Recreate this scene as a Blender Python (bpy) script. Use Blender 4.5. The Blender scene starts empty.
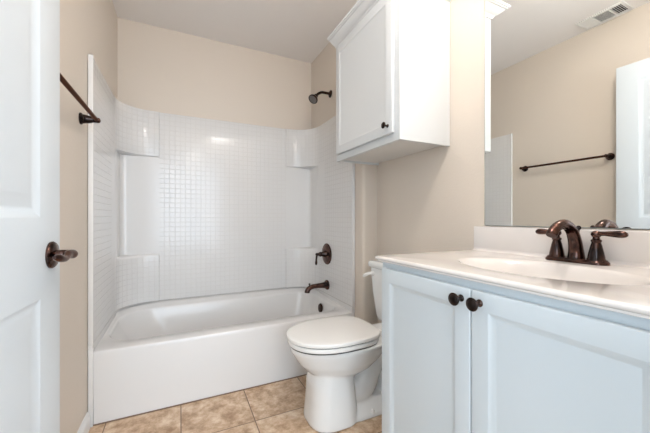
import bpy, bmesh, math, random
from mathutils import Vector, Matrix

# ------------------------------------------------------------------ scene, camera, light
S = bpy.context.scene
C = S.collection
R = math.radians
YAW = 25.4826
cam_d = bpy.data.cameras.new('camera')
cam_d.sensor_width = 36
cam_d.lens = 36 * 303.9956 / 650
cam_d.shift_y = 1.77 / 650
cam_d.clip_start = 0.02
cam = bpy.data.objects.new('camera', cam_d)
cam.location = (0, 0, 1.0285)
cam.rotation_euler = (R(90), 0, R(-YAW))
C.objects.link(cam)
S.camera = cam
S.view_settings.view_transform = 'Standard'
S.view_settings.look = 'None'
S.view_settings.gamma = 1
S.view_settings.use_curve_mapping = False
S.view_settings.exposure = 0.35

w = bpy.data.worlds.new('sky')
S.world = w
w.use_nodes = True
w.node_tree.nodes['Background'].inputs[0].default_value = (0.72, 0.86, 1.0, 1)
w.node_tree.nodes['Background'].inputs[1].default_value = 2.0

def area(name, loc, rot, sx, sy, power, col):
    l = bpy.data.lights.new(name, 'AREA')
    l.shape = 'RECTANGLE'; l.size = sx; l.size_y = sy
    l.energy = power; l.color = col
    o = bpy.data.objects.new(name, l)
    o.location = loc; o.rotation_euler = rot
    C.objects.link(o)
    return o
# daylight from behind, through unseen hall windows placed to light the bathroom
area('window_daylight', (-1.71, -1.35, 1.40), (0, R(-90), 0), 1.5, 1.7, 22, (0.66, 0.84, 1.0))
area('window_daylight', (2.51, -1.35, 1.40), (0, R(90), 0), 1.5, 1.7, 22, (0.66, 0.84, 1.0))
area('window_daylight', (0.35, -2.66, 1.30), (R(90), 0, 0), 2.8, 2.0, 75, (0.74, 0.87, 1.0))  # added in the hall's back wall as fill for the tub alcove
GLOBE = 8
DOME_FILL = 15  # strength of the added fill dome
LAMP_COL = (1.0, 0.90, 0.82)
HALL_FILL = 14  # strength of the added fill lamp in the hall

XL, XR, W, YB, H = -0.410, 1.114, 1.230, 2.636, 2.485
YT = 1.845
YN = 0.10          # inner face of the doorway wall
YJ = 1.74          # step between plumbing wall and vanity wall

# ------------------------------------------------------------------ materials
def mat(name, col, rough=0.5, metal=0.0, spec=0.5, coat=0.0):
    m = bpy.data.materials.new(name); m.use_nodes = True
    b = m.node_tree.nodes['Principled BSDF']
    b.inputs['Base Color'].default_value = (*col, 1)
    b.inputs['Roughness'].default_value = rough
    b.inputs['Metallic'].default_value = metal
    b.inputs['Specular IOR Level'].default_value = spec
    b.inputs['Coat Weight'].default_value = coat
    b.inputs['Coat Roughness'].default_value = 0.05
    return m
def N(m, t): return m.node_tree.nodes.new(t)
def L(m, a, b): m.node_tree.links.new(a, b)
def bsdf(m): return m.node_tree.nodes['Principled BSDF']
def bump_noise(m, scale, strength, dist=0.002, detail=3, coord='Object'):
    tc = N(m, 'ShaderNodeTexCoord'); n = N(m, 'ShaderNodeTexNoise'); b = N(m, 'ShaderNodeBump')
    n.inputs['Scale'].default_value = scale; n.inputs['Detail'].default_value = detail
    b.inputs['Strength'].default_value = strength; b.inputs['Distance'].default_value = dist
    L(m, tc.outputs[coord], n.inputs['Vector']); L(m, n.outputs['Fac'], b.inputs['Height'])
    L(m, b.outputs['Normal'], bsdf(m).inputs['Normal'])
def mottled(m, c1, c2, scale, detail=4, lo=0.35, hi=0.65):
    tc = N(m, 'ShaderNodeTexCoord'); n = N(m, 'ShaderNodeTexNoise'); r = N(m, 'ShaderNodeValToRGB')
    n.inputs['Scale'].default_value = scale; n.inputs['Detail'].default_value = detail
    r.color_ramp.elements[0].position = lo; r.color_ramp.elements[0].color = (*c1, 1)
    r.color_ramp.elements[1].position = hi; r.color_ramp.elements[1].color = (*c2, 1)
    L(m, tc.outputs['Object'], n.inputs['Vector']); L(m, n.outputs['Fac'], r.inputs['Fac'])
    L(m, r.outputs['Color'], bsdf(m).inputs['Base Color'])

M_wall = mat('beige wall paint', (0.705, 0.629, 0.547), 0.55, spec=0.3)
bump_noise(M_wall, 95, 0.35, 0.002)
M_ceil = mat('ceiling paint', (0.88, 0.845, 0.82), 0.8, spec=0.2)
bump_noise(M_ceil, 70, 0.3, 0.002)
M_hall = mat('pale hall wall paint', (0.72, 0.70, 0.67), 0.6, spec=0.3)
M_trim = mat('white trim paint', (0.80, 0.80, 0.80), 0.3)
M_door = mat('white door paint', (0.66, 0.71, 0.75), 0.32)
bump_noise(M_door, 60, 0.08, 0.001)
M_cab = mat('white cabinet paint', (0.67, 0.69, 0.70), 0.35)
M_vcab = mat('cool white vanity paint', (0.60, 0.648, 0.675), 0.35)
M_cabin = mat('cabinet underside', (0.72, 0.70, 0.67), 0.5)
M_acry = mat('white tub acrylic', (0.77, 0.76, 0.75), 0.18)
M_porc = mat('white porcelain', (0.83, 0.83, 0.82), 0.07, coat=0.5)
M_seat = mat('white toilet seat plastic', (0.86, 0.845, 0.82), 0.2)
M_marb = mat('cultured marble', (0.84, 0.80, 0.765), 0.12, coat=0.3)
mottled(M_marb, (0.74, 0.69, 0.655), (0.77, 0.73, 0.70), 5)
M_mir = mat('mirror glass', (0.90, 0.92, 0.91), 0.0, 1.0)
M_miredge = mat('mirror edge', (0.25, 0.28, 0.27), 0.3)
M_vent = mat('vent white metal', (0.80, 0.80, 0.78), 0.4)
M_dark = mat('dark duct', (0.05, 0.045, 0.04), 0.8)
M_rub = mat('nozzle grey', (0.14, 0.125, 0.115), 0.4)
M_chrome = mat('chrome', (0.8, 0.8, 0.8), 0.08, 1.0)
M_groutdark = mat('joint caulk', (0.50, 0.48, 0.46), 0.6)
M_brz = mat('oil rubbed bronze', (0.12, 0.05, 0.032), 0.2, 0.95)
mottled(M_brz, (0.020, 0.012, 0.011), (0.16, 0.072, 0.052), 22, 3, 0.38, 0.76)
M_gapshade = mat('dark gap shade', (0.07, 0.065, 0.06), 0.7)  # near-black colour standing in for shade in the toilet's gaps
M_joint = mat('brown grout', (0.24, 0.16, 0.11), 0.8)
M_bar = mat('satin dark bronze', (0.10, 0.045, 0.030), 0.38, 1.0)
M_brzd = mat('dark bronze', (0.05, 0.026, 0.02), 0.28, 0.9)
mottled(M_brzd, (0.016, 0.010, 0.009), (0.07, 0.034, 0.024), 30, 3, 0.4, 0.75)
M_glow = mat('fill lamp frosted glass', (0.9, 0.88, 0.84), 0.4)
bsdf(M_glow).inputs['Emission Color'].default_value = (1, 0.86, 0.72, 1)
bsdf(M_glow).inputs['Emission Strength'].default_value = 3.0
M_globe = mat('lit opal globe', (0.9, 0.88, 0.84), 0.4)
bsdf(M_globe).inputs['Emission Color'].default_value = (*LAMP_COL, 1)
bsdf(M_globe).inputs['Emission Strength'].default_value = GLOBE
M_glass = mat('window glass', (1, 1, 1), 0.0)
bsdf(M_glass).inputs['Transmission Weight'].default_value = 1.0
bsdf(M_glass).inputs['IOR'].default_value = 1.02
M_out = mat('hall carpet', (0.42, 0.37, 0.32), 0.95, spec=0.1)
bump_noise(M_out, 300, 0.6, 0.004)

for q in (M_bar, M_brz, M_brzd): bsdf(q).inputs['Specular Tint'].default_value = (0.75, 0.60, 0.54, 1); bsdf(q).inputs['Metallic'].default_value = 1.0; bsdf(q).inputs['Coat Weight'].default_value = 0.45; bsdf(q).inputs['Coat Roughness'].default_value = 0.12

bsdf(M_bar).inputs['Coat Weight'].default_value = 0.0
bsdf(M_bar).inputs['Base Color'].default_value = (0.07, 0.032, 0.022, 1)

# glossy surround with a pressed mosaic grid (uv in metres)
M_tile = mat('pressed mosaic acrylic', (0.82, 0.81, 0.80), 0.15)
def _tile(m):
    uv = N(m, 'ShaderNodeUVMap'); br = N(m, 'ShaderNodeTexBrick'); b = N(m, 'ShaderNodeBump')
    br.offset = 0; br.squash = 1
    br.inputs['Scale'].default_value = 1.0
    br.inputs['Brick Width'].default_value = 0.037; br.inputs['Row Height'].default_value = 0.037
    br.inputs['Mortar Size'].default_value = 0.0024; br.inputs['Mortar Smooth'].default_value = 0.9
    br.inputs['Color1'].default_value = (1, 1, 1, 1); br.inputs['Color2'].default_value = (1, 1, 1, 1)
    br.inputs['Mortar'].default_value = (0, 0, 0, 1)
    no = N(m, 'ShaderNodeTexNoise'); no.inputs['Scale'].default_value = 24
    tc = N(m, 'ShaderNodeTexCoord'); L(m, tc.outputs['Object'], no.inputs['Vector'])
    b2 = N(m, 'ShaderNodeBump'); b2.inputs['Strength'].default_value = 0.10; b2.inputs['Distance'].default_value = 0.004
    L(m, no.outputs['Fac'], b2.inputs['Height'])
    L(m, b2.outputs['Normal'], b.inputs['Normal'])
    b.inputs['Strength'].default_value = 0.7; b.inputs['Distance'].default_value = 0.0024
    L(m, uv.outputs['UV'], br.inputs['Vector']); L(m, br.outputs['Color'], b.inputs['Height'])
    L(m, b.outputs['Normal'], bsdf(m).inputs['Normal'])
    mx = N(m, 'ShaderNodeMix'); mx.data_type = 'RGBA'
    mx.inputs[6].default_value = (0.745, 0.73, 0.715, 1); mx.inputs[7].default_value = (0.77, 0.76, 0.75, 1)
    L(m, br.outputs['Color'], mx.inputs[0]); L(m, mx.outputs[2], bsdf(m).inputs['Base Color'])
_tile(M_tile)

M_floor = mat('travertine look floor tile', (0.5, 0.38, 0.27), 0.38)
def _floor(m):
    tc = N(m, 'ShaderNodeTexCoord'); mp = N(m, 'ShaderNodeMapping')
    mp.inputs['Location'].default_value = (-0.004 + 3.4, -1.545 + 3.4, 0)
    br = N(m, 'ShaderNodeTexBrick'); br.offset = 0; br.squash = 1
    br.inputs['Scale'].default_value = 1.0
    br.inputs['Brick Width'].default_value = 0.34; br.inputs['Row Height'].default_value = 0.34
    br.inputs['Mortar Size'].default_value = 0.0026; br.inputs['Mortar Smooth'].default_value = 0.2
    br.inputs['Color1'].default_value = (0.0, 0, 0, 1); br.inputs['Color2'].default_value = (1, 1, 1, 1)
    br.inputs['Mortar'].default_value = (0.5, 0.5, 0.5, 1)
    L(m, tc.outputs['Object'], mp.inputs['Vector']); L(m, mp.outputs['Vector'], br.inputs['Vector'])
    n1 = N(m, 'ShaderNodeTexNoise'); n1.inputs['Scale'].default_value = 13; n1.inputs['Detail'].default_value = 10
    n1.inputs['Roughness'].default_value = 0.72; n1.inputs['Distortion'].default_value = 0.1
    # shift the mottling from tile to tile
    vm = N(m, 'ShaderNodeVectorMath'); vm.operation = 'ADD'
    L(m, tc.outputs['Object'], vm.inputs[0]); L(m, br.outputs['Color'], vm.inputs[1])
    L(m, vm.outputs[0], n1.inputs['Vector'])
    r = N(m, 'ShaderNodeValToRGB')
    e = r.color_ramp.elements
    e[0].position = 0.34; e[0].color = (0.34, 0.20, 0.11, 1)
    e[1].position = 0.64; e[1].color = (0.80, 0.66, 0.51, 1)
    k = e.new(0.5); k.color = (0.60, 0.42, 0.275, 1)
    L(m, n1.outputs['Fac'], r.inputs['Fac'])
    mx = N(m, 'ShaderNodeMix'); mx.data_type = 'RGBA'
    mx.inputs[7].default_value = (0.20, 0.125, 0.08, 1)
    L(m, br.outputs['Fac'], mx.inputs[0]); L(m, r.outputs['Color'], mx.inputs[6])
    L(m, mx.outputs[2], bsdf(m).inputs['Base Color'])
    b = N(m, 'ShaderNodeBump'); b.inputs['Strength'].default_value = 0.6; b.inputs['Distance'].default_value = 0.002
    b.invert = True
    L(m, br.outputs['Fac'], b.inputs['Height'])
    b2 = N(m, 'ShaderNodeBump'); b2.inputs['Strength'].default_value = 0.25; b2.inputs['Distance'].default_value = 0.002
    L(m, n1.outputs['Fac'], b2.inputs['Height']); L(m, b.outputs['Normal'], b2.inputs['Normal'])
    L(m, b2.outputs['Normal'], bsdf(m).inputs['Normal'])
_floor(M_floor)

# ------------------------------------------------------------------ helpers
def obj(name, bm, m, parent=None, smooth=True, angle=35, mats=None):
    bmesh.ops.recalc_face_normals(bm, faces=bm.faces)
    me = bpy.data.meshes.new(name); bm.to_mesh(me); bm.free()
    for x in (mats or [m]): me.materials.append(x)
    if smooth:
        me.shade_smooth()
        me.set_sharp_from_angle(angle=R(angle))
    o = bpy.data.objects.new(name, me); C.objects.link(o)
    if parent:
        o.parent = parent
        o.location = -Vector(world_loc(parent))
    return o
def world_loc(o):
    v = Vector(o.location)
    while o.parent: o = o.parent; v += Vector(o.location)
    return v
def thing(name, label, cat, loc=(0, 0, 0), group=None):
    o = bpy.data.objects.new(name, None); C.objects.link(o)
    o.empty_display_size = 0.1
    o.location = loc; o['label'] = label; o['category'] = cat
    if group: o['group'] = group
    return o
def tag(o, label, cat): o['label'] = label; o['category'] = cat; return o
def struct(name, bm, m, **k):
    o = obj(name, bm, m, **k); o['kind'] = 'structure'; return o
def box(bm, x0, x1, y0, y1, z0, z1, bev=0.0, seg=2):
    t = bmesh.new()
    vs = [t.verts.new((x, y, z)) for x in (x0, x1) for y in (y0, y1) for z in (z0, z1)]
    for f in ((0, 1, 3, 2), (4, 6, 7, 5), (0, 4, 5, 1), (2, 3, 7, 6), (0, 2, 6, 4), (1, 5, 7, 3)):
        t.faces.new([vs[i] for i in f])
    if bev: bmesh.ops.bevel(t, geom=t.edges[:], offset=bev, segments=seg, profile=0.5, affect='EDGES')
    bmesh.ops.recalc_face_normals(t, faces=t.faces)
    merge(bm, t)
    return bm
def merge(bm, t):
    me = bpy.data.meshes.new('tmp'); t.to_mesh(me); t.free(); bm.from_mesh(me); bpy.data.meshes.remove(me)
def loft(bm, rings, close=True, cap0=True, cap1=True):
    t = bmesh.new()
    vr = [[t.verts.new(p) for p in r] for r in rings]
    n = len(vr[0])
    for a, b in zip(vr, vr[1:]):
        for i in range(n if close else n - 1):
            j = (i + 1) % n
            t.faces.new((a[i], a[j], b[j], b[i]))
    if cap0: t.faces.new(vr[0])
    if cap1: t.faces.new(vr[-1])
    bmesh.ops.recalc_face_normals(t, faces=t.faces)
    merge(bm, t); return bm
def frame_of(d):
    d = Vector(d).normalized()
    up = Vector((0, 0, 1)) if abs(d.z) < 0.9 else Vector((1, 0, 0))
    a = d.cross(up).normalized(); b = d.cross(a).normalized()
    return a, b
def tube(bm, pts, rad, n=16, sub=0, cap=True, flat=1.0):
    """tube through pts; rad is a number or a list; sub>0 smooths the path"""
    pts = [Vector(p) for p in pts]
    rr = list(rad) if isinstance(rad, (list, tuple)) else [rad] * len(pts)
    if sub:
        q, qr = [], []
        P = [pts[0]] + pts + [pts[-1]]; Q = [rr[0]] + rr + [rr[-1]]
        for i in range(1, len(P) - 2):
            for k in range(sub):
                t = k / sub
                def cr(a, b, c, d): return 0.5 * ((2 * b) + (c - a) * t + (2 * a - 5 * b + 4 * c - d) * t * t + (3 * b - a - 3 * c + d) * t ** 3)
                q.append(cr(P[i - 1], P[i], P[i + 1], P[i + 2])); qr.append(cr(Q[i - 1], Q[i], Q[i + 1], Q[i + 2]))
        q.append(pts[-1]); qr.append(rr[-1]); pts, rr = q, qr
    rings = []
    T = (pts[1] - pts[0]).normalized(); a, b = frame_of(T)
    for i, p in enumerate(pts):
        if i == 0: t2 = pts[1] - pts[0]
        elif i == len(pts) - 1: t2 = pts[-1] - pts[-2]
        else: t2 = pts[i + 1] - pts[i - 1]
        t2 = t2.normalized()
        q = T.rotation_difference(t2); a = q @ a; b = q @ b; T = t2
        rings.append([p + a * (math.cos(2 * math.pi * k / n) * rr[i]) + b * (math.sin(2 * math.pi * k / n) * rr[i] * flat) for k in range(n)])
    return loft(bm, rings, cap0=cap, cap1=cap)
def lathe(bm, o, d, prof, n=32):
    """prof: list of (distance along d, radius)"""
    o = Vector(o); d = Vector(d).normalized(); a, b = frame_of(d)
    rings = [[o + d * h + a * (math.cos(2 * math.pi * k / n) * max(r, 1e-5)) + b * (math.sin(2 * math.pi * k / n) * max(r, 1e-5)) for k in range(n)] for h, r in prof]
    return loft(bm, rings)
def rrect(x0, x1, y0, y1, r, z, k=8):
    if not isinstance(r, (list, tuple)): r = [r] * 4
    out = []
    cs = [(x0, y0, r[0], 180), (x1, y0, r[1], 270), (x1, y1, r[2], 0), (x0, y1, r[3], 90)]
    for cx, cy, q, a0 in cs:
        ox = cx + (q if cx == x0 else -q); oy = cy + (q if cy == y0 else -q)
        for i in range(k + 1):
            a = R(a0 + 90 * i / k)
            out.append(Vector((ox + q * math.cos(a), oy + q * math.sin(a), z(oy + q * math.sin(a)) if callable(z) else z)))
    return out
def panel_slab(fn, us, vs, panels, prof, th, bev=0.002):
    """slab in (u,v,h) space mapped by fn; both faces carry sunk panels in the given cells"""
    bm = bmesh.new()
    for side in (1, -1):
        for i in range(len(us) - 1):
            for j in range(len(vs) - 1):
                u0, u1, v0, v1 = us[i], us[i + 1], vs[j], vs[j + 1]
                h0 = 0 if side == 1 else -th
                if (i, j) in panels:
                    prev = None
                    for ins, dep in prof:
                        h = h0 + side * dep
                        q = [bm.verts.new(fn(*c, h)) for c in ((u0 + ins, v0 + ins), (u1 - ins, v0 + ins), (u1 - ins, v1 - ins), (u0 + ins, v1 - ins))]
                        if prev:
                            for k in range(4): bm.faces.new((prev[k], prev[(k + 1) % 4], q[(k + 1) % 4], q[k]))
                        prev = q
                    bm.faces.new(prev)
                else:
                    bm.faces.new([bm.verts.new(fn(a, b, h0)) for a, b in ((u0, v0), (u1, v0), (u1, v1), (u0, v1))])
    U0, U1, V0, V1 = us[0], us[-1], vs[0], vs[-1]
    ring = [(U0, V0), (U1, V0), (U1, V1), (U0, V1)]
    # side faces, cut at the same stations so that the shell is closed
    for k in range(4):
        if k in (0, 2): st = [(u, ring[k][1]) for u in us]
        else: st = [(ring[k][0], v) for v in vs]
        for a, b in zip(st, st[1:]):
            bm.faces.new([bm.verts.new(fn(*p, h)) for p, h in ((a, 0), (b, 0), (b, -th), (a, -th))])
    bmesh.ops.remove_doubles(bm, verts=bm.verts, dist=1e-5)
    bmesh.ops.recalc_face_normals(bm, faces=bm.faces)
    if bev:
        eps = 1e-5
        def outer(e):
            if len(e.link_faces) != 2: return False
            return e.calc_face_angle(0) > 1.2 and e.link_faces[0].normal.dot(e.link_faces[1].normal) < 0.3
        es = [e for e in bm.edges if outer(e)]
        bmesh.ops.bevel(bm, geom=es, offset=bev, segments=3, profile=0.5, affect='EDGES')
    return bm

# ------------------------------------------------------------------ the setting
T = 0.10
bm = bmesh.new(); box(bm, XL - T, W + T, -0.02, YB + T, -0.08, 0.0); struct('floor', bm, M_floor, smooth=False)
bm = bmesh.new(); box(bm, XL - T, W + T, -0.02, YB + T, H, H + 0.08); struct('ceiling', bm, M_ceil, smooth=False)
bm = bmesh.new(); box(bm, XL - T, XL, -0.02, YB + T, 0, H); struct('wall_left', bm, M_wall, smooth=False)
bm = bmesh.new(); box(bm, XL, XR, YB, YB + T, 0, H); struct('wall_back', bm, M_wall, smooth=False)
bm = bmesh.new(); box(bm, W, W + T, -0.02, YB + T, 0, H); struct('wall_right', bm, M_wall, smooth=False)
# plumbing wall with a rounded outer corner
bm = bmesh.new()
rc = 0.022
sec = [(W, YJ)] + [(XR + rc - rc * math.sin(a), YJ + rc - rc * math.cos(a)) for a in [R(90 * i / 8) for i in range(9)]] + [(XR, YB + T), (W, YB + T)]
loft(bm, [[Vector((x, y, z)) for x, y in sec] for z in (0, H)])
struct('wall_plumbing', bm, M_wall, angle=30)
# doorway wall
DX0, DX1, DH = -0.335, 0.585, 2.085
bm = bmesh.new()
box(bm, XL, DX0, -0.02, YN, 0, H); box(bm, DX1, W, -0.02, YN, 0, H); box(bm, DX0, DX1, -0.02, YN, DH, H)
struct('wall_near', bm, M_wall, smooth=False)
# door casing
bm = bmesh.new()
box(bm, DX1, DX1 + 0.057, YN, YN + 0.014, 0, DH + 0.057, 0.004)
box(bm, DX0 - 0.057, DX0, YN, YN + 0.014, 0, DH + 0.057, 0.004)
box(bm, DX0, DX1, YN, YN + 0.014, DH, DH + 0.057, 0.004)
box(bm, DX0 - 0.057, DX0, -0.034, -0.02, 0, DH + 0.057, 0.004)
box(bm, DX1, DX1 + 0.057, -0.034, -0.02, 0, DH + 0.057, 0.004)
box(bm, DX0, DX1, -0.034, -0.02, DH, DH + 0.057, 0.004)
struct('trim_1', bm, M_trim)
bm = bmesh.new()
box(bm, DX1 - 0.012, DX1, -0.02, YN, 0, DH); box(bm, DX0, DX1, -0.02, YN, DH - 0.012, DH)
struct('trim_2', bm, M_trim)

def baseboard(name, pts, nrm):
    """moulded board along pts (x,y) with inward normals"""
    prof = [(0, 0), (0.013, 0), (0.013, 0.058), (0.011, 0.066), (0.007, 0.071), (0.006, 0.078), (0.003, 0.083), (0, 0.084)]
    bm = bmesh.new()
    rings = []
    for (x, y), (nx, ny) in zip(pts, nrm):
        rings.append([Vector((x + nx * a, y + ny * a, b)) for a, b in prof])
    loft(bm, rings)
    return struct(name, bm, M_trim, angle=50)
baseboard('baseboard_left', [(XL, YN), (XL, YT - 0.008)], [(1, 0), (1, 0)])
baseboard('baseboard_right', [(W, 0.97), (W, YJ), (XR + 0.002, YJ)], [(-1, 0), (-1, -1), (0, -1)])

# the hall behind the camera, with unseen windows placed for their light
HX0, HX1, HY = -1.6, 2.4, -2.55
bm = bmesh.new(); box(bm, HX0, HX1, HY, -0.02, -0.08, 0.0); struct('floor_hall', bm, M_out, smooth=False)
bm = bmesh.new(); box(bm, HX0, HX1, HY, -0.02, H, H + 0.08); struct('ceiling_hall', bm, M_ceil, smooth=False)
wy0, wy1, wz0, wz1 = -2.2, -0.5, 0.65, 2.15
for k, (xa, xb2) in enumerate(((HX0 - T, HX0), (HX1, HX1 + T))):
    bm = bmesh.new()
    box(bm, xa, xb2, HY, wy0, 0, H); box(bm, xa, xb2, wy1, -0.02, 0, H)
    box(bm, xa, xb2, wy0, wy1, 0, wz0); box(bm, xa, xb2, wy0, wy1, wz1, H)
    struct(('wall_hall_left', 'wall_hall_right')[k], bm, M_hall, smooth=False)
    bm = bmesh.new(); m0, m1 = xa + 0.03, xa + 0.07
    for c0, c1, e0, e1 in ((wy0, wy0 + 0.05, wz0, wz1), (wy1 - 0.05, wy1, wz0, wz1), (wy0 + 0.05, wy1 - 0.05, wz0, wz0 + 0.05), (wy0 + 0.05, wy1 - 0.05, wz1 - 0.05, wz1), (-1.37, -1.33, wz0 + 0.05, wz1 - 0.05)):
        box(bm, m0, m1, c0, c1, e0, e1, 0.004)
    struct('window_%d' % (k + 1), bm, M_trim)
bm = bmesh.new()
box(bm, HX0, XL - T, -0.12, -0.02, 0, H); box(bm, W + T, HX1, -0.12, -0.02, 0, H)
struct('wall_hall_front', bm, M_hall, smooth=False)
bm = bmesh.new()
vx0_, vx1_, vz0_, vz1_ = -1.05, 1.75, 0.3, 2.3
box(bm, HX0, vx0_, HY - T, HY, 0, H); box(bm, vx1_, HX1, HY - T, HY, 0, H)
box(bm, vx0_, vx1_, HY - T, HY, 0, vz0_); box(bm, vx0_, vx1_, HY - T, HY, vz1_, H)
struct('wall_hall_back', bm, M_hall, smooth=False)

bm = bmesh.new()
for c0, c1, e0, e1 in ((vx0_, vx0_ + 0.05, vz0_, vz1_), (vx1_ - 0.05, vx1_, vz0_, vz1_), (vx0_ + 0.05, vx1_ - 0.05, vz0_, vz0_ + 0.05), (vx0_ + 0.05, vx1_ - 0.05, vz1_ - 0.05, vz1_), (0.325, 0.375, vz0_ + 0.05, vz1_ - 0.05)):
    box(bm, c0, c1, HY - 0.07, HY - 0.03, e0, e1, 0.004)
struct('window_3', bm, M_trim)  # unseen window, added to carry fill light deep into the alcove

# ------------------------------------------------------------------ the entry door
da = R(2.0)
dir_d = Vector((math.sin(da), math.cos(da), 0)); nrm_d = Vector((math.cos(da), -math.sin(da), 0))
latch = Vector((-0.2895, 1.037, 0)); DWID = 0.90
hinge = latch - dir_d * DWID
def door_fn(u, v, h): return hinge + dir_d * u + nrm_d * h + Vector((0, 0, v))
bm = panel_slab(door_fn, [0, 0.112, DWID - 0.112, DWID], [0.012, 0.24, 0.842, 1.028, 1.955, 2.069], {(1, 1), (1, 3)},
                [(0, 0), (0.003, -0.001), (0.016, -0.006), (0.022, -0.0075), (0.028, -0.0075), (0.052, -0.002), (0.054, -0.0018)], 0.035, 0.0015)
door = obj('door_1', bm, M_door, angle=20); door['kind'] = 'structure'
hc = latch - dir_d * 0.056 + Vector((0, 0, 0.937))
ros = bmesh.new()
lathe(ros, hc, nrm_d, [(0, 0.0335), (0.004, 0.0335), (0.008, 0.030), (0.010, 0.022), (0.012, 0.0125), (0.040, 0.0110), (0.043, 0.009)])
hnd = obj('door_handle', ros, M_brz, door)
lv = bmesh.new()
e0 = hc + nrm_d * 0.043
tube(lv, [e0 + dir_d * 0.010 - nrm_d * 0.004, e0 + dir_d * 0.0, e0 - dir_d * 0.03 + Vector((0, 0, 0.003)), e0 - dir_d * 0.065 + Vector((0, 0, -0.004)) + nrm_d * 0.004, e0 - dir_d * 0.095 + Vector((0, 0, 0.001)) + nrm_d * 0.002, e0 - dir_d * 0.112 + Vector((0, 0, 0.004))],
     [0.007, 0.0115, 0.0095, 0.0078, 0.0088, 0.004], 18, 8)
obj('lever', lv, M_brz, hnd)
ros = bmesh.new()
bk = hc - nrm_d * 0.035
lathe(ros, bk, -nrm_d, [(0, 0.0335), (0.004, 0.0335), (0.008, 0.030), (0.010, 0.022), (0.012, 0.0125), (0.030, 0.0110), (0.033, 0.009)])
hb = obj('door_handle', ros, M_brz, door)
lv = bmesh.new(); e1 = bk - nrm_d * 0.033
tube(lv, [e1 + dir_d * 0.008, e1 - dir_d * 0.03, e1 - dir_d * 0.09, e1 - dir_d * 0.11], [0.010, 0.009, 0.008, 0.004], 14, 6)
obj('lever', lv, M_brz, hb)

# ------------------------------------------------------------------ bathtub
g = 0.002
tub = thing('bathtub', 'long white alcove bathtub with a plain apron below the pressed tile surround', 'bathtub', ((XL + XR) / 2, (YT + YB) / 2, 0))
def zr(d): return lambda y: 0.367 + d + 0.036 * max(0, min(1, (y - 1.98) / 0.5)) ** 1.0
X0, X1 = XL + 0.022, XR - g
bm = bmesh.new()
rings = [rrect(X0, X1, YT + 0.010, YB - g, 0.004, 0.001, 10),
         rrect(X0, X1, YT + 0.002, YB - g, 0.004, 0.20, 10),
         rrect(X0, X1, YT, YB - g, 0.004, 0.342, 10),
         rrect(X0, X1, YT + 0.001, YB - g, 0.005, zr(-0.007), 10),
         rrect(X0, X1, YT + 0.003, YB - g, 0.006, zr(-0.002), 10),
         rrect(X0, X1, YT + 0.009, YB - 0.006, 0.008, zr(0), 10)]
bx0, bx1, by0, by1 = XL + 0.045, XR - 0.062, 1.948, 2.560
def basin(i, z, e=0, f=0): return rrect(bx0 + i + f, bx1 - i - e, by0 + i, by1 - i, [0.16, 0.10, 0.12, 0.21], z, 10)
rings += [basin(-0.034, lambda y: 0.371 + 0.018 * max(0, min(1, (y - 2.0) / 0.4))), basin(-0.027, lambda y: 0.368 + 0.010 * max(0, min(1, (y - 2.0) / 0.4))), basin(-0.004, lambda y: 0.368 + 0.006 * max(0, min(1, (y - 2.0) / 0.4))), basin(0.002, 0.365), basin(0.005, 0.352), basin(0.008, 0.340), basin(0.016, 0.29, 0.004, 0.02), basin(0.035, 0.18, 0.01, 0.07),
          basin(0.055, 0.11, 0.02, 0.11), basin(0.085, 0.080, 0.02, 0.14), basin(0.13, 0.070, 0.02, 0.16)]
loft(bm, rings)
obj('tub_body', bm, M_acry, tub, angle=50)
bm = bmesh.new()
box(bm, XL + g, XL + 0.022, YT - 0.004, YT + 0.03, 0.001, 0.385, 0.002)
obj('side_flange', bm, M_acry, tub)
bm = bmesh.new(); box(bm, X0, X1, YT + 0.005, YT + 0.012, 0.0006, 0.0055)
obj('floor_joint', bm, M_joint, tub, smooth=False)['label'] = 'brown grout joint along the floor'
bm = bmesh.new()
ov = Vector((1.032, 2.243, 0.300)); ovn = Vector((-1, 0, 0.08)).normalized()
lathe(bm, ov, ovn, [(0, 0.037), (0.006, 0.037), (0.011, 0.033), (0.013, 0.022), (0.013, 0.009), (0.016, 0.007), (0.017, 0.0)])
ovr = obj('overflow_plate', bm, M_brzd, tub); ovr['label'] = 'round bronze overflow plate'
bm = bmesh.new(); lathe(bm, (0.86, 2.25, 0.0705), (0, 0, 1), [(0, 0.035), (0.004, 0.033), (0.005, 0.0)])
obj('drain', bm, M_brzd, tub)

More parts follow.
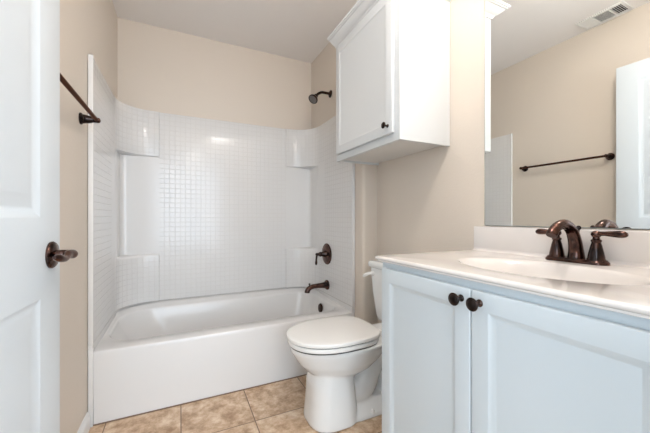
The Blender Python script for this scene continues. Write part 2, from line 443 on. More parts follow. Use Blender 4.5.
# ------------------------------------------------------------------ surround
sur = thing('tub_surround', 'glossy white pressed mosaic tile wall surround standing on the bathtub rim', 'shower surround', ((XL + XR) / 2, YB, 0.405))
t_ = 0.021
xl, xr, yb = XL + t_, XR - t_, YB - 0.018
NC = 30
def resample(pl, n):
    d = [0]
    for a, b in zip(pl, pl[1:]): d.append(d[-1] + math.dist(a, b))
    out = []
    for i in range(n):
        s = d[-1] * i / (n - 1); k = 0
        while k < len(pl) - 2 and d[k + 1] < s: k += 1
        f = (s - d[k]) / (d[k + 1] - d[k]); out.append((pl[k][0] + (pl[k + 1][0] - pl[k][0]) * f, pl[k][1] + (pl[k + 1][1] - pl[k][1]) * f))
    return out
xe_l, xe_r = -0.145, 0.860
def corner(kind, left):
    s = 1 if left else -1; x_ = xl if left else xr; xe = xe_l if left else xe_r
    y0 = 2.40
    if kind == 'A':
        rr = 0.20
        pl = [(x_, y0 - 0.004)]
        cx, cy = x_ + s * rr, yb - 0.012 - rr
        pl += [(cx - s * rr * math.cos(R(a)), cy + rr * math.sin(R(a))) for a in range(0, 91, 4)]
        pl += [(xe, yb - 0.012), (xe + s * 0.004, yb)]
    else:
        r2 = 0.028
        pl = [(x_, y0 - 0.004)]
        cx, cy = x_ + s * r2, yb - r2
        pl += [(cx - s * r2 * math.cos(R(a)), cy + r2 * math.sin(R(a))) for a in range(0, 91, 10)]
        pl += [(xe + s * 0.004, yb)]
    q = resample(pl, NC)
    return q if left else q[::-1]
YF = YT - 0.002
def profile(kind):
    return [(xl, YF + 0.004)] + [(xl, YF + 0.004 + (2.396 - YF - 0.004) * i / 6) for i in range(1, 6)] + corner(kind, True) + \
           [(xe_l + (xe_r - xe_l) * i / 8, yb) for i in range(1, 8)] + corner(kind, False) + \
           [(xr, 2.396 + (YF + 0.004 - 2.396) * i / 6) for i in range(1, 6)] + [(xr, YF + 0.004)]
A, B = profile('A'), profile('B')
n = len(A)
def lerp(k): return [(a[0] + (b[0] - a[0]) * k, a[1] + (b[1] - a[1]) * k) for a, b in zip(A, B)]
def to_wall(p, k):
    # a matching outline on the walls behind
    x, y = p
    q = (XL + g if x < 0.0 and y < YB - 0.05 - (x - xl) * 0.9 else x, y)
    return q
outer = []
for i, (x, y) in enumerate(A):
    if i < 6 + NC // 2: outer.append((XL + g, min(y, YB - g) if i < 6 else y + (YB - g - y) * (i - 6) / (NC // 2)))
    elif i >= n - 6 - NC // 2:
        k = n - 1 - i
        outer.append((XR - g, y if k < 6 else y + (YB - g - y) * (k - 6) / (NC // 2)))
    else: outer.append((x, YB - g))
ZS = 1.832
rows = [(outer, 0.4055), (A, 0.4055), (A, 0.58), (A, 0.738), (lerp(0.06), 0.748), (lerp(0.2), 0.754), (B, 0.762), (B, 1.10), (B, 1.488), (lerp(0.9), 1.4885), (lerp(0.05), 1.497), (A, 1.504), (A, 1.66), (A, ZS - 0.006)]
tin = []
for (x, y), (ox, oy) in zip(A, outer):
    d = math.dist((x, y), (ox, oy)); k = 0.005 / max(d, 0.005)
    tin.append((x + (ox - x) * k, y + (oy - y) * k))
rows += [(tin, ZS), (outer, ZS)]
bm = bmesh.new(); uvl = bm.loops.layers.uv.new('UVMap')
arc = [0]
for a, b in zip(A, A[1:]): arc.append(arc[-1] + math.dist(a, b))
ZD = lambda y, z: z
vr = [[bm.verts.new((x, y, ZD(y, z))) for x, y in pr] for pr, z in rows]
for ri, (a, b) in enumerate(zip(vr, vr[1:])):
    for i in range(n - 1):
        f = bm.faces.new((a[i], a[i + 1], b[i + 1], b[i]))
        corner_seg = (5 <= i < 5 + NC) or (n - 6 - NC <= i < n - 6)
        smooth_zone = corner_seg and 3 <= ri <= 10
        side = i < 5 or i >= n - 6
        f.material_index = 1 if (smooth_zone or ri == 0 or ri >= 13) else 0
        for lp, (aa, zz) in zip(f.loops, ((arc[i], rows[ri][1]), (arc[i + 1], rows[ri][1]), (arc[i + 1], rows[ri + 1][1]), (arc[i], rows[ri + 1][1]))):
            lp[uvl].uv = (aa, zz)
for i in range(n - 1): bm.faces.new((vr[-1][i], vr[-1][i + 1], vr[0][i + 1], vr[0][i])).material_index = 1
for side in (0, n - 1):
    f = bm.faces.new([r[side] for r in vr]); f.material_index = 1
obj('surround_panels', bm, M_tile, sur, angle=40, mats=[M_tile, M_acry])
for x0, x1 in ((XL + g, xl + 0.003), (xr - 0.003, XR - g)):
    bm = bmesh.new(); box(bm, x0, x1, YF - 0.003, YF + 0.006, 0.4045, ZS + 0.001, 0.0025)
    obj('edge_flange', bm, M_acry, sur)
bm = bmesh.new()
seal = [(a[0] + (0.0015 if a[0] < 0 else -0.0015 if a[0] > xe_r else 0), a[1] - (0.0015 if xe_l - 0.2 < a[0] < xe_r + 0.2 else 0)) for a in A]
vb = [[bm.verts.new((x, y, ZD(y, z))) for x, y in s] for s, z in ((A, 0.4040), (seal, 0.4040), (seal, 0.4085), (A, 0.4085))]
for a, b in zip(vb, vb[1:] + vb[:1]):
    for i in range(n - 1): bm.faces.new((a[i], a[i + 1], b[i + 1], b[i]))
obj('caulk_joint', bm, M_groutdark, sur)

bm = bmesh.new()
lz = lambda y: 0.364 + 0.036 * max(0, min(1, (y - 1.98) / 0.5))
vb = [[bm.verts.new((x, y, z if z > 0 else lz(y))) for x, y in pr] for pr, z in ((outer, 0), (A, 0), (A, 0.4015), (tin, 0.4038), (outer, 0.4038))]
for a, b in zip(vb, vb[1:] + vb[:1]):
    for i in range(n - 1): bm.faces.new((a[i], a[i + 1], b[i + 1], b[i]))
for e in (0, n - 1): bm.faces.new([q[e] for q in vb])
obj('wall_ledge', bm, M_acry, tub, angle=50)

# ------------------------------------------------------------------ bath fittings
sh = thing('wall_shower', 'dark bronze shower head on a curved arm high on the beige wall above the tub', 'shower head', (XR, 2.232, 2.048))
bm = bmesh.new(); lathe(bm, (XR - 0.0005, 2.232, 2.048), (-1, 0, 0), [(0, 0.030), (0.003, 0.030), (0.008, 0.024), (0.012, 0.013), (0.016, 0.012)])
obj('arm_flange', bm, M_brzd, sh)
ha = Vector((-0.62, -0.25, -0.74)).normalized()
hp = Vector((0.985, 2.232, 2.012))
bm = bmesh.new(); tube(bm, [(XR - 0.008, 2.232, 2.048), (1.07, 2.232, 2.049), (1.035, 2.232, 2.047), (1.005, 2.232, 2.032), hp], 0.0105, 14, 6)
obj('shower_arm', bm, M_brzd, sh)
bm = bmesh.new()
lathe(bm, hp - ha * 0.004, ha, [(0, 0.011), (0.004, 0.016), (0.012, 0.017), (0.018, 0.013), (0.024, 0.016), (0.036, 0.030), (0.048, 0.038), (0.056, 0.040), (0.060, 0.0385), (0.060, 0.033), (0.0575, 0.032)])
hd = obj('spray_head', bm, M_brzd, sh)
bm = bmesh.new(); lathe(bm, hp + ha * 0.053, ha, [(0, 0.0318), (0.003, 0.0318), (0.0035, 0.018), (0.0055, 0.016), (0.006, 0.0)])
fp = obj('spray_face', bm, M_rub, hd); fp['label'] = 'grey rubber spray face'

vx = xr
va = thing('shower_valve', 'round bronze shower valve with a drooping lever on the white surround', 'shower valve', (vx, 2.255, 0.735))
bm = bmesh.new(); lathe(bm, (vx - 0.0005, 2.255, 0.735), (-1, 0, 0), [(0, 0.087), (0.003, 0.087), (0.007, 0.083), (0.009, 0.070), (0.013, 0.060), (0.015, 0.045), (0.017, 0.030)], 48)
obj('escutcheon', bm, M_brz, va)
bm = bmesh.new(); lathe(bm, (vx - 0.016, 2.255, 0.735), (-1, 0, 0), [(0, 0.030), (0.008, 0.027), (0.022, 0.021), (0.034, 0.017), (0.040, 0.020), (0.048, 0.020), (0.054, 0.015), (0.066, 0.011), (0.074, 0.013), (0.082, 0.012), (0.086, 0.006)])
vh = obj('valve_hub', bm, M_brzd, va)
bm = bmesh.new(); xx = vx - 0.016 - 0.074
tube(bm, [(xx, 2.255, 0.740), (xx - 0.004, 2.252, 0.722), (xx - 0.010, 2.246, 0.695), (xx - 0.014, 2.240, 0.668), (xx - 0.015, 2.238, 0.652)], [0.009, 0.008, 0.0075, 0.010, 0.005], 14, 6)
obj('valve_lever', bm, M_brzd, vh)

sp = thing('tub_spout', 'bronze tub spout with a pull knob jutting from the surround below the valve', 'tub spout', (vx, 2.246, 0.48))
bm = bmesh.new(); lathe(bm, (vx - 0.0005, 2.246, 0.482), (-1, 0, 0), [(0, 0.040), (0.008, 0.040), (0.014, 0.036), (0.018, 0.026)])
obj('spout_flange', bm, M_brz, sp)
bm = bmesh.new(); tube(bm, [(vx - 0.012, 2.246, 0.482), (vx - 0.05, 2.246, 0.482), (vx - 0.10, 2.246, 0.482), (vx - 0.14, 2.246, 0.478), (vx - 0.165, 2.246, 0.466), (vx - 0.178, 2.246, 0.447), (vx - 0.180, 2.246, 0.436)],
     [0.028, 0.022, 0.019, 0.019, 0.020, 0.021, 0.021], 20, 6)
obj('spout_body', bm, M_brz, sp)
bm = bmesh.new(); lathe(bm, (vx - 0.160, 2.246, 0.484), (0, 0, 1), [(0, 0.005), (0.012, 0.004), (0.015, 0.008), (0.021, 0.008), (0.024, 0.003)], 16)
obj('diverter_knob', bm, M_brzd, sp)

# ------------------------------------------------------------------ towel bar
tb = thing('towel_bar', 'long dark bronze towel bar on the left beige wall above the door handle height', 'towel bar', (XL, 1.42, 1.482))
xb, zb_, ya, yc_ = XL + 0.062, 1.482, 1.725, 1.115
for y in (ya, yc_):
    bm = bmesh.new(); lathe(bm, (XL + 0.0005, y, zb_), (1, 0, 0), [(0, 0.0265), (0.004, 0.0265), (0.008, 0.0235), (0.011, 0.020), (0.013, 0.0205), (0.022, 0.0195), (0.036, 0.0165), (0.048, 0.0125), (0.058, 0.0115), (0.068, 0.0125), (0.073, 0.010), (0.076, 0.004)])
    obj('post', bm, M_brz, tb)
bm = bmesh.new(); tube(bm, [(xb, ya + 0.004, zb_), (xb, yc_ - 0.004, zb_)], 0.0085, 18)
obj('bar', bm, M_bar, tb)

# ------------------------------------------------------------------ ceiling vent
vt = thing('ceiling_vent', 'white rectangular ceiling air register with louvres above the left wall', 'air vent', (-0.305, 1.09, H))
vx0, vx1, vy0, vy1 = -0.385, -0.225, 0.975, 1.25
bm = bmesh.new()
fr = 0.022
for a, b, c, d in ((vx0, vx1, vy0, vy0 + fr), (vx0, vx1, vy1 - fr, vy1), (vx0, vx0 + fr, vy0 + fr, vy1 - fr), (vx1 - fr, vx1, vy0 + fr, vy1 - fr)):
    box(bm, a, b, c, d, H - 0.009, H - 0.0005, 0.003)
ys = [vy0 + fr, vy0 + fr + 0.062, vy1 - fr - 0.072, vy1 - fr]
for y in ys[1:3]: box(bm, vx0 + fr, vx1 - fr, y - 0.006, y + 0.006, H - 0.008, H - 0.002)
obj('vent_frame', bm, M_vent, vt)
bm = bmesh.new(); box(bm, vx0 + fr, vx1 - fr, vy0 + fr, vy1 - fr, H - 0.002, H - 0.0006); obj('vent_duct', bm, M_dark, vt, smooth=False)
def slat(p0, p1, tilt_vec, wdt):
    bm = bmesh.new(); p0 = Vector(p0); p1 = Vector(p1); tv = Vector(tilt_vec).normalized() * wdt / 2
    th_ = (p1 - p0).cross(tv).normalized() * 0.0005
    q = [p0 - tv, p0 + tv, p1 + tv, p1 - tv]
    loft(bm, [[p + th_ for p in q], [p - th_ for p in q]]); return obj('louvre', bm, M_vent, vt, smooth=False)
zz = H - 0.0065
for k in range(5):                                   # end louvres facing the tub
    y = ys[2] + 0.012 + k * 0.0135; slat((vx0 + fr, y, zz), (vx1 - fr, y, zz), (0, 1, -0.35), 0.011)
for k in range(5):
    y = ys[0] + 0.006 + k * 0.0112; slat((vx0 + fr, y, zz), (vx1 - fr, y, zz), (0, 0.35, 1), 0.007)
for k in range(8):
    x = vx0 + fr + 0.008 + k * 0.0143; slat((x, ys[1] + 0.006, zz), (x, ys[2] - 0.006, zz), (-0.5, 0, 1), 0.008)

# ------------------------------------------------------------------ toilet
TY = 1.42
toi = thing('toilet', 'white two piece toilet with its lid closed between the bathtub and vanity', 'toilet', (0.85, TY, 0))
def egg(xf, xb_, hy, z, xc=None, p=2.0, pb=None, n=48, cy=TY):
    if xc is None: xc = xf + (xb_ - xf) * 0.55
    pb = pb or p
    out = []
    for i in range(n):
        a = 2 * math.pi * i / n; c, s = math.cos(a), math.sin(a)
        q = p if c < 0 else pb
        cc = math.copysign(abs(c) ** (2 / q), c); ss = math.copysign(abs(s) ** (2 / q), s)
        out.append(Vector((xc + (xb_ - xc if c > 0 else xc - xf) * cc, cy + hy * ss, z)))
    return out
bm = bmesh.new()
loft(bm, [egg(0.66, 0.82, 0.075, 0.20), egg(0.615, 0.88, 0.105, 0.235), egg(0.575, 0.95, 0.130, 0.262), egg(0.538, 1.00, 0.152, 0.300),
          egg(0.512, 1.03, 0.167, 0.340), egg(0.493, 1.04, 0.177, 0.372), egg(0.489, 1.04, 0.180, 0.3965, pb=3.2)])
# column
loft(bm, [egg(0.575, 0.835, 0.132, 0.001, p=2.8), egg(0.576, 0.835, 0.132, 0.02, p=2.8), egg(0.584, 0.828, 0.124, 0.10, p=2.8), egg(0.588, 0.82, 0.115, 0.20, p=2.7), egg(0.604, 0.82, 0.110, 0.28, p=2.6), egg(0.62, 0.82, 0.10, 0.31, p=2.5)])
# tank shelf
box(bm, 0.93, 1.20, TY - 0.115, TY + 0.115, 0.33, 0.396, 0.02, 4)
# foot
loft(bm, [egg(0.62, 1.13, 0.118, 0.001, p=3.2), egg(0.63, 1.125, 0.115, 0.022, p=3.2), egg(0.64, 1.11, 0.095, 0.045, p=3), egg(0.66, 1.09, 0.07, 0.075, p=2.6)])
# trapway
tube(bm, [(0.74, TY, 0.16), (0.82, TY, 0.11), (0.89, TY, 0.13), (0.945, TY, 0.21), (0.99, TY, 0.265), (1.045, TY, 0.245), (1.065, TY, 0.16), (1.055, TY, 0.03)],
     [0.07, 0.082, 0.084, 0.072, 0.066, 0.064, 0.06, 0.064], 24, 6)
tube(bm, [(0.80, TY, 0.27), (0.92, TY, 0.31), (1.02, TY, 0.35)], [0.075, 0.06, 0.055], 24, 5)
me = bpy.data.meshes.new('t'); bm.to_mesh(me); bm.free()
o = bpy.data.objects.new('t', me); C.objects.link(o)
md = o.modifiers.new('r', 'REMESH'); md.mode = 'VOXEL'; md.voxel_size = 0.0055; md.use_smooth_shade = True
md = o.modifiers.new('s', 'SMOOTH'); md.factor = 0.5; md.iterations = 7
dg = bpy.context.evaluated_depsgraph_get()
me2 = bpy.data.meshes.new_from_object(o.evaluated_get(dg))
bpy.data.objects.remove(o)
me2.name = 'bowl'; me2.materials.clear(); me2.materials.append(M_porc); me2.shade_smooth()
o = bpy.data.objects.new('bowl', me2); C.objects.link(o); o.parent = toi; o.location = -Vector(toi.location)
# seat and lid
def slabegg(z0, z1, xf, xb_, hy, crown=0.0, r=0.006):
    bm = bmesh.new()
    e = lambda i, z: egg(xf + i, xb_ - i * 0.8, hy - i, z, xf + (xb_ - xf) * 0.52, 2.15, 3.4, 64)
    rg = [e(r, z0), e(r * 0.3, z0 + r * 0.3), e(0, z0 + r), e(0, z1 - r), e(r * 0.35, z1 - r * 0.35), e(r, z1)]
    if crown: rg += [e(0.02, z1 + crown * 0.35), e(0.05, z1 + crown * 0.7), e(0.10, z1 + crown)]
    loft(bm, rg); return bm
obj('seat', slabegg(0.4035, 0.4245, 0.483, 0.945, 0.183, 0, 0.003), M_seat, toi, angle=60)
lid = obj('lid', slabegg(0.4295, 0.4480, 0.478, 0.950, 0.187, 0.005, 0.003), M_seat, toi, angle=60)
for z0, z1, q in ((0.3955, 0.4038, 0.007), (0.4242, 0.4298, 0.005)):  # dark strips drawn in as the shade between lid, seat and bowl
    o = obj('gap_shade_strip', slabegg(z0, z1, 0.483 + q, 0.940, 0.183 - q, 0, 0.0005), M_gapshade, toi); o['label'] = 'dark strip standing in for shade in the gap'
for s in (-1, 1):
    bm = bmesh.new(); lathe(bm, (0.972, TY + s * 0.07 - 0.018, 0.418), (0, 1, 0), [(0, 0.009), (0.003, 0.013), (0.033, 0.013), (0.036, 0.009)], 20)
    box(bm, 0.945, 0.99, TY + s * 0.07 - 0.014, TY + s * 0.07 + 0.014, 0.397, 0.418, 0.004)
    obj('hinge', bm, M_seat, toi)
bm = bmesh.new()
def trr(x0, hw, z, r=0.03): return rrect(x0, 1.214, TY - hw, TY + hw + 0.006, [r, 0.01, 0.01, r], z, 8)
loft(bm, [trr(1.112, 0.138, 0.398), trr(1.104, 0.150, 0.406), trr(1.098, 0.158, 0.43), trr(1.082, 0.175, 0.58), trr(1.074, 0.184, 0.725)])
obj('tank', bm, M_porc, toi, angle=60)
bm = bmesh.new()
loft(bm, [trr(1.068, 0.189, 0.7255), trr(1.063, 0.195, 0.731), trr(1.062, 0.196, 0.752), trr(1.066, 0.192, 0.760), trr(1.075, 0.184, 0.764)])
obj('tank_lid', bm, M_porc, toi, angle=60)
bm = bmesh.new()
lathe(bm, (1.078, TY + 0.145, 0.690), (-1, 0, 0), [(0, 0.014), (0.014, 0.013), (0.020, 0.010)])
tube(bm, [(1.062, TY + 0.142, 0.690), (1.052, TY + 0.155, 0.689), (1.043, TY + 0.178, 0.678), (1.039, TY + 0.196, 0.666)], [0.009, 0.010, 0.012, 0.009], 12, 5, flat=1.0)
obj('flush_lever', bm, M_seat, toi)
for s in (-1, 1):
    bm = bmesh.new(); lathe(bm, (0.90, TY + s * 0.102, 0.020), (0, 0, 1), [(0, 0.014), (0.010, 0.013), (0.017, 0.009), (0.020, 0.002)], 16)
    obj('bolt_cap', bm, M_seat, toi)

# ------------------------------------------------------------------ vanity
VY0, VY1 = YN + 0.004, 0.944
van = thing('vanity_cabinet', 'pale blue white vanity cabinet with two panelled doors under the sink top', 'vanity cabinet', (0.95, 0.53, 0))
bm = bmesh.new(); box(bm, 0.692, W - 0.003, VY0, VY0 + 0.016, 0.10, 0.865)
box(bm, 0.692, W - 0.003, VY1 - 0.016, VY1, 0.10, 0.865)
box(bm, 0.711, W - 0.003, VY0 + 0.016, VY1 - 0.016, 0.10, 0.116)
box(bm, W - 0.012, W - 0.003, VY0 + 0.016, VY1 - 0.016, 0.116, 0.865)
box(bm, 0.692, 0.711, VY0 + 0.016, VY1 - 0.016, 0.10, 0.14)
box(bm, 0.692, 0.711, VY0 + 0.016, VY1 - 0.016, 0.825, 0.865)
box(bm, 0.692, 0.711, VY0 + 0.016, VY0 + 0.065, 0.14, 0.825)
box(bm, 0.692, 0.711, VY1 - 0.034, VY1 - 0.016, 0.14, 0.825)
box(bm, 0.692, 0.711, 0.525, 0.564, 0.14, 0.825)
obj('cabinet_body', bm, M_vcab, van)
bm = bmesh.new(); box(bm, 0.765, W - 0.003, VY0, VY1 - 0.0, 0.001, 0.0995); obj('toe_kick', bm, M_vcab, van, smooth=False)
DP = [(0, 0), (0.003, -0.0012), (0.016, -0.0085), (0.018, -0.009)]
def cab_door(y0, y1, z0, z1, xface, name='door', m=M_vcab, par=None, th=0.018, st=0.046):
    fn = lambda u, v, h: Vector((xface - h, u, v))
    bm = panel_slab(fn, [y0, y0 + st, y1 - st, y1], [z0, z0 + st, z1 - st, z1], {(1, 1)}, DP, th, 0.0035)
    return obj(name, bm, m, par, angle=25)
def knob(par, x, y, z, r=0.0165):
    bm = bmesh.new()
    k = r / 0.0165
    lathe(bm, (x, y, z), (-1, 0, 0), [(h * k, q * k) for h, q in ((0, 0.0095), (0.0015, 0.0095), (0.004, 0.0065), (0.008, 0.0055), (0.018, 0.0055), (0.022, 0.0075), (0.025, 0.0125), (0.0265, 0.0165), (0.0290, 0.0170), (0.0305, 0.0155), (0.0300, 0.0135), (0.0308, 0.0120), (0.0322, 0.007), (0.0325, 0.0))], 28)
    o = obj('knob', bm, M_brzd, par); o['label'] = 'round dark bronze knob'; return o
XF = 0.6735
d1 = cab_door(0.546, 0.927, 0.125, 0.846, XF, par=van); knob(d1, XF + 0.0002, 0.573, 0.817)
d2 = cab_door(0.162, 0.543, 0.125, 0.846, XF, par=van); knob(d2, XF + 0.0002, 0.518, 0.817)

# countertop with integral bowl and backsplash
top = thing('sink_countertop', 'off white cultured marble vanity top with oval sink bowl and backsplash', 'countertop', (0.95, 0.53, 0.866))
cx, cy, ax, ay = 0.930, 0.530, 0.152, 0.238
NR = 128
cxs = (0.672, W - 0.003, YN + 0.003, 0.9665)
def rect_pt(a, q):
    x0, x1, y0, y1 = q; c, s = math.cos(a), math.sin(a)
    tx = ((x1 - cx) / c if c > 0 else (x0 - cx) / c) if abs(c) > 1e-9 else 1e9
    ty = ((y1 - cy) / s if s > 0 else (y0 - cy) / s) if abs(s) > 1e-9 else 1e9
    t = min(tx, ty); return [cx + c * t, cy + s * t]
angs = [2 * math.pi * i / NR for i in range(NR)]
for X_ in cxs[:2]:
    for Y_ in cxs[2:]:
        a = math.atan2(Y_ - cy, X_ - cx) % (2 * math.pi)
        k = min(range(NR), key=lambda i: abs(angs[i] - a)); angs[k] = a
def rring(i, z):
    out = []
    for a in angs:
        x, y = rect_pt(a, cxs)
        if abs(x - cxs[0]) < 1e-6: x += i
        if abs(y - cxs[3]) < 1e-6: y -= i
        out.append(Vector((x, y, z)))
    return out
def ering(k, z, dx=0): return [Vector((cx + dx + ax * k * math.cos(math.atan2(math.sin(a) / ay, math.cos(a) / ax)), cy + ay * k * math.sin(math.atan2(math.sin(a) / ay, math.cos(a) / ax)), z)) for a in angs]
bm = bmesh.new()
ZC = 0.886
loft(bm, [rring(0.022, 0.8655), rring(0.010, 0.8655), rring(0.0075, 0.8665), rring(0.007, 0.869), rring(0.0085, 0.8715), rring(0.003, 0.8735), rring(0.0006, 0.876), rring(0, 0.879), rring(0.0015, 0.883), rring(0.006, ZC - 0.0003), rring(0.010, ZC),
          ering(1.04, ZC), ering(1.01, ZC - 0.001), ering(0.98, ZC - 0.0035), ering(0.95, ZC - 0.009), ering(0.90, ZC - 0.022), ering(0.80, ZC - 0.052), ering(0.66, ZC - 0.100), ering(0.42, ZC - 0.120), ering(0.16, ZC - 0.127), ering(0.10, ZC - 0.129)], cap0=False)
obj('counter_slab', bm, M_marb, top, angle=45)
bm = bmesh.new(); box(bm, W - 0.022, W - 0.0025, YN + 0.003, 0.960, ZC, 0.992, 0.003, 3)
# cove where the splash meets the top
pr = [(W - 0.022 - 0.012 + 0.012 * math.sin(R(a)), ZC + 0.012 - 0.012 * math.cos(R(a))) for a in range(0, 91, 15)] + [(W - 0.0215, ZC - 0.0005), (W - 0.034, ZC - 0.0005)]
loft(bm, [[Vector((x, y, z)) for x, z in pr] for y in (YN + 0.004, 0.958)])
obj('backsplash', bm, M_marb, top, angle=40)
bm = bmesh.new(); lathe(bm, (cx, cy, ZC - 0.1292), (0, 0, 1), [(0, 0.024), (0.003, 0.022), (0.004, 0.012), (0.006, 0.011), (0.007, 0.0)])
obj('drain', bm, M_brz, top)

# ------------------------------------------------------------------ faucet
FX, FY, FZ = 1.160, 0.5415, ZC + 0.0005
fa = thing('faucet', 'two handled bronze centerset faucet with arched spout standing behind the sink bowl', 'faucet', (FX, FY, FZ))
bm = bmesh.new()
def stad(hx, hy, z, n=48):
    out = []
    for i in range(n):
        a = 2 * math.pi * i / n
        out.append(Vector((FX + hx * math.cos(a), FY + (hy - hx) * (1 if math.sin(a) > 0 else -1) * (0 if abs(math.sin(a)) < 1e-6 else 1) + hx * math.sin(a), z)))
    return out
loft(bm, [stad(0.0285, 0.087, FZ), stad(0.0285, 0.087, FZ + 0.005), stad(0.0265, 0.085, FZ + 0.009), stad(0.024, 0.0825, FZ + 0.011), stad(0.023, 0.0815, FZ + 0.014)])
obj('base_plate', bm, M_brz, fa)
bm = bmesh.new()
tube(bm, [(FX + 0.004, FY, FZ + 0.010), (FX + 0.003, FY, FZ + 0.035), (FX - 0.006, FY, FZ + 0.073), (FX - 0.026, FY, FZ + 0.105), (FX - 0.062, FY, FZ + 0.123), (FX - 0.098, FY, FZ + 0.118), (FX - 0.123, FY, FZ + 0.103), (FX - 0.134, FY, FZ + 0.089)],
     [0.024, 0.0205, 0.0180, 0.0165, 0.0155, 0.0145, 0.0150, 0.0150], 24, 7)
obj('spout', bm, M_brz, fa, angle=50)
bm = bmesh.new()
tube(bm, [(FX + 0.018, FY, FZ + 0.012), (FX + 0.018, FY, FZ + 0.108)], 0.003, 10)
lathe(bm, (FX + 0.018, FY, FZ + 0.104), (0, 0, 1), [(0, 0.004), (0.004, 0.007), (0.010, 0.007), (0.014, 0.003)], 14)
obj('lift_rod', bm, M_brz, fa)
for s in (-1, 1):
    y = FY + s * 0.0545
    bm = bmesh.new(); lathe(bm, (FX, y, FZ + 0.011), (0, 0, 1), [(0, 0.0235), (0.004, 0.0235), (0.007, 0.0215), (0.012, 0.0210), (0.026, 0.0185), (0.045, 0.0145), (0.056, 0.0115), (0.060, 0.0135), (0.064, 0.0135), (0.067, 0.0095), (0.074, 0.0085)])
    hb_ = obj('handle', bm, M_brz, fa)
    lk = 1.0 if s < 0 else 0.86
    bm = bmesh.new(); z = FZ + 0.011 + 0.083
    lathe(bm, (FX, y, z - 0.012), (0, 0, 1), [(0, 0.004), (0.003, 0.0105), (0.009, 0.0135), (0.015, 0.0125), (0.020, 0.0075), (0.022, 0.0)])
    tube(bm, [(FX, y, z), (FX, y + s * 0.018, z + 0.001), (FX - 0.002, y + s * lk * 0.035, z + 0.001), (FX - 0.003, y + s * lk * 0.055, z + 0.001), (FX - 0.004, y + s * lk * 0.069, z + 0.001), (FX - 0.004, y + s * lk * 0.075, z + 0.002)],
         [0.008, 0.0068, 0.0085, 0.0105, 0.0090, 0.004], 16, 6)
    obj('lever', bm, M_brz, hb_)

# ------------------------------------------------------------------ mirror
mi = thing('wall_mirror', 'large frameless wall mirror above the backsplash of the vanity top', 'mirror', (W, 0.51, 0.997))
bm = bmesh.new(); box(bm, W - 0.0065, W - 0.001, YN + 0.004, 0.916, 0.996, 2.06)
obj('backing', bm, M_miredge, mi, smooth=False)
bm = bmesh.new()
vs = [bm.verts.new(p) for p in ((W - 0.0072, YN + 0.006, 0.998), (W - 0.0072, 0.914, 0.998), (W - 0.0072, 0.914, 2.058), (W - 0.0072, YN + 0.006, 2.058),
                                (W - 0.0066, YN + 0.006, 0.998), (W - 0.0066, 0.914, 0.998), (W - 0.0066, 0.914, 2.058), (W - 0.0066, YN + 0.006, 2.058))]
for f in ((0, 1, 2, 3), (4, 5, 6, 7), (0, 1, 5, 4), (1, 2, 6, 5), (2, 3, 7, 6), (3, 0, 4, 7)): bm.faces.new([vs[i] for i in f])
obj('mirror_glass', bm, M_mir, mi, smooth=False)

# ------------------------------------------------------------------ wall cabinet
wc = thing('wall_cabinet', 'white wall cabinet with crown moulding hung over the toilet', 'cabinet', (W, 1.425, 1.393))
CX, CY0, CY1, CZ0, CZ1 = 0.9105, 1.1125, YJ - 0.003, 1.393, 2.135
bm = bmesh.new()
box(bm, CX, W - 0.002, CY0, CY0 + 0.018, CZ0, CZ1)             # sides
box(bm, CX, W - 0.002, CY1 - 0.018, CY1, CZ0, CZ1)
box(bm, CX + 0.018, W - 0.002, CY0 + 0.018, CY1 - 0.018, CZ1 - 0.02, CZ1)
box(bm, CX, CX + 0.018, CY0 + 0.018, CY1 - 0.018, CZ0, CZ0 + 0.05)     # face frame
box(bm, CX, CX + 0.018, CY0 + 0.018, CY1 - 0.018, CZ1 - 0.05, CZ1)
box(bm, CX, CX + 0.018, CY0 + 0.018, CY0 + 0.05, CZ0 + 0.05, CZ1 - 0.05); box(bm, CX, CX + 0.018, CY1 - 0.05, CY1 - 0.018, CZ0 + 0.05, CZ1 - 0.05)
obj('cabinet_body', bm, M_cab, wc, angle=30)
bm = bmesh.new(); box(bm, CX + 0.0185, W - 0.004, CY0 + 0.0185, CY1 - 0.0185, CZ0 + 0.012, CZ0 + 0.024); obj('bottom_panel', bm, M_cabin, wc, smooth=False)
bm_f = lambda u, v, h: Vector((CX - 0.0185 - h, u, v))
bm = panel_slab(bm_f, [1.147, 1.197, CY1 - 0.075, CY1 - 0.025], [1.43, 1.48, 2.06, 2.11], {(1, 1)}, [(0, 0), (0.003, -0.003), (0.012, -0.0055), (0.014, -0.006)], 0.018, 0.005)
cdr = obj('door', bm, M_cab, wc, angle=25)
knob(cdr, CX - 0.0187, 1.178, 1.468, 0.0150)
# crown moulding, mitred round the near corner
pf = [(0, 0), (0.006, 0.0), (0.007, 0.006), (0.011, 0.008), (0.014, 0.013), (0.026, 0.018), (0.038, 0.027), (0.047, 0.035), (0.050, 0.038), (0.057, 0.039), (0.060, 0.043), (0.066, 0.044), (0.068, 0.054), (0, 0.054)]
path = [((CX - 0.0, CY1), (-1, 0)), ((CX, CY0), (-1, -1)), ((W - 0.002, CY0), (0, -1))]
bm = bmesh.new(); loft(bm, [[Vector((x + nx * a, y + ny * a, 2.118 + b)) for a, b in pf] for (x, y), (nx, ny) in path])
obj('crown_moulding', bm, M_trim, wc, angle=30)

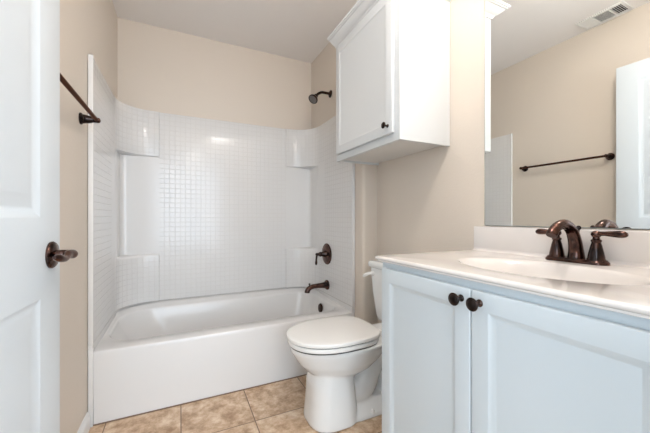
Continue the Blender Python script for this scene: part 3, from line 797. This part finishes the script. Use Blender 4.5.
# ------------------------------------------------------------------ vanity light above the mirror
vl = thing('vanity_light', 'three lamp bronze light bar mounted above the wall mirror', 'light fixture', (W, 0.53, 2.24))
bm = bmesh.new(); box(bm, W - 0.028, W - 0.001, 0.19, 0.77, 2.21, 2.29, 0.006)
obj('back_plate', bm, M_brzd, vl)
for y in (0.28, 0.48, 0.68):
    bm = bmesh.new(); tube(bm, [(W - 0.02, y, 2.25), (W - 0.09, y, 2.262), (W - 0.15, y, 2.262), (W - 0.155, y, 2.235)], 0.009, 12, 5)
    lathe(bm, (W - 0.155, y, 2.200), (0, 0, 1), [(0, 0.026), (0.015, 0.028), (0.028, 0.024), (0.038, 0.012)], 20)
    arm = obj('lamp_arm', bm, M_brzd, vl)
    bm = bmesh.new()
    gr = 0.062
    lathe(bm, (W - 0.155, y, 2.199), (0, 0, -1), [(0, 0.024)] + [(0.006 + gr - gr * math.cos(R(a)), gr * math.sin(R(a))) for a in range(24, 180, 12)] + [(0.006 + 2 * gr, 0.0)], 28)
    obj('glass_globe', bm, M_globe, vl)
cl = thing('added_dome_light', 'added fill light, a round opal dome on the bathroom ceiling beside the vanity', 'light fixture', (0.55, 0.58, H))  # dome added out of view to fill the dim interior
bm = bmesh.new(); lathe(bm, (0.55, 0.58, H - 0.0005), (0, 0, -1), [(0, 0.15), (0.02, 0.15), (0.03, 0.14)]); obj('lamp_base', bm, M_vent, cl)
bm = bmesh.new(); lathe(bm, (0.55, 0.58, H - 0.031), (0, 0, -1), [(0, 0.135), (0.02, 0.13), (0.04, 0.105), (0.055, 0.06), (0.06, 0.0)]); obj('glass_bowl', bm, M_glow, cl)
ld = bpy.data.lights.new('dome_fill_lamp', 'POINT'); ld.energy = DOME_FILL; ld.color = (1.0, 0.95, 0.90); ld.shadow_soft_size = 0.12
lo = bpy.data.objects.new('dome_fill_lamp', ld); C.objects.link(lo); lo.location = (0.55, 0.58, H - 0.22)
# unseen hall lamp, added to send more light through the doorway
hl = thing('added_hall_light', 'added fill light, a round flush lamp in the hall outside the bathroom door', 'light fixture', (0.25, -1.0, H))
bm = bmesh.new(); lathe(bm, (0.25, -1.0, H - 0.0005), (0, 0, -1), [(0, 0.15), (0.02, 0.15), (0.03, 0.14)]); obj('lamp_base', bm, M_vent, hl)
bm = bmesh.new(); lathe(bm, (0.25, -1.0, H - 0.031), (0, 0, -1), [(0, 0.135), (0.02, 0.13), (0.04, 0.105), (0.055, 0.06), (0.06, 0.0)]); obj('glass_bowl', bm, M_glow, hl)
ld = bpy.data.lights.new('hall_fill_lamp', 'POINT'); ld.energy = HALL_FILL; ld.color = (1, 0.92, 0.84); ld.shadow_soft_size = 0.12
lo = bpy.data.objects.new('hall_fill_lamp', ld); C.objects.link(lo); lo.location = (0.25, -1.0, H - 0.22)
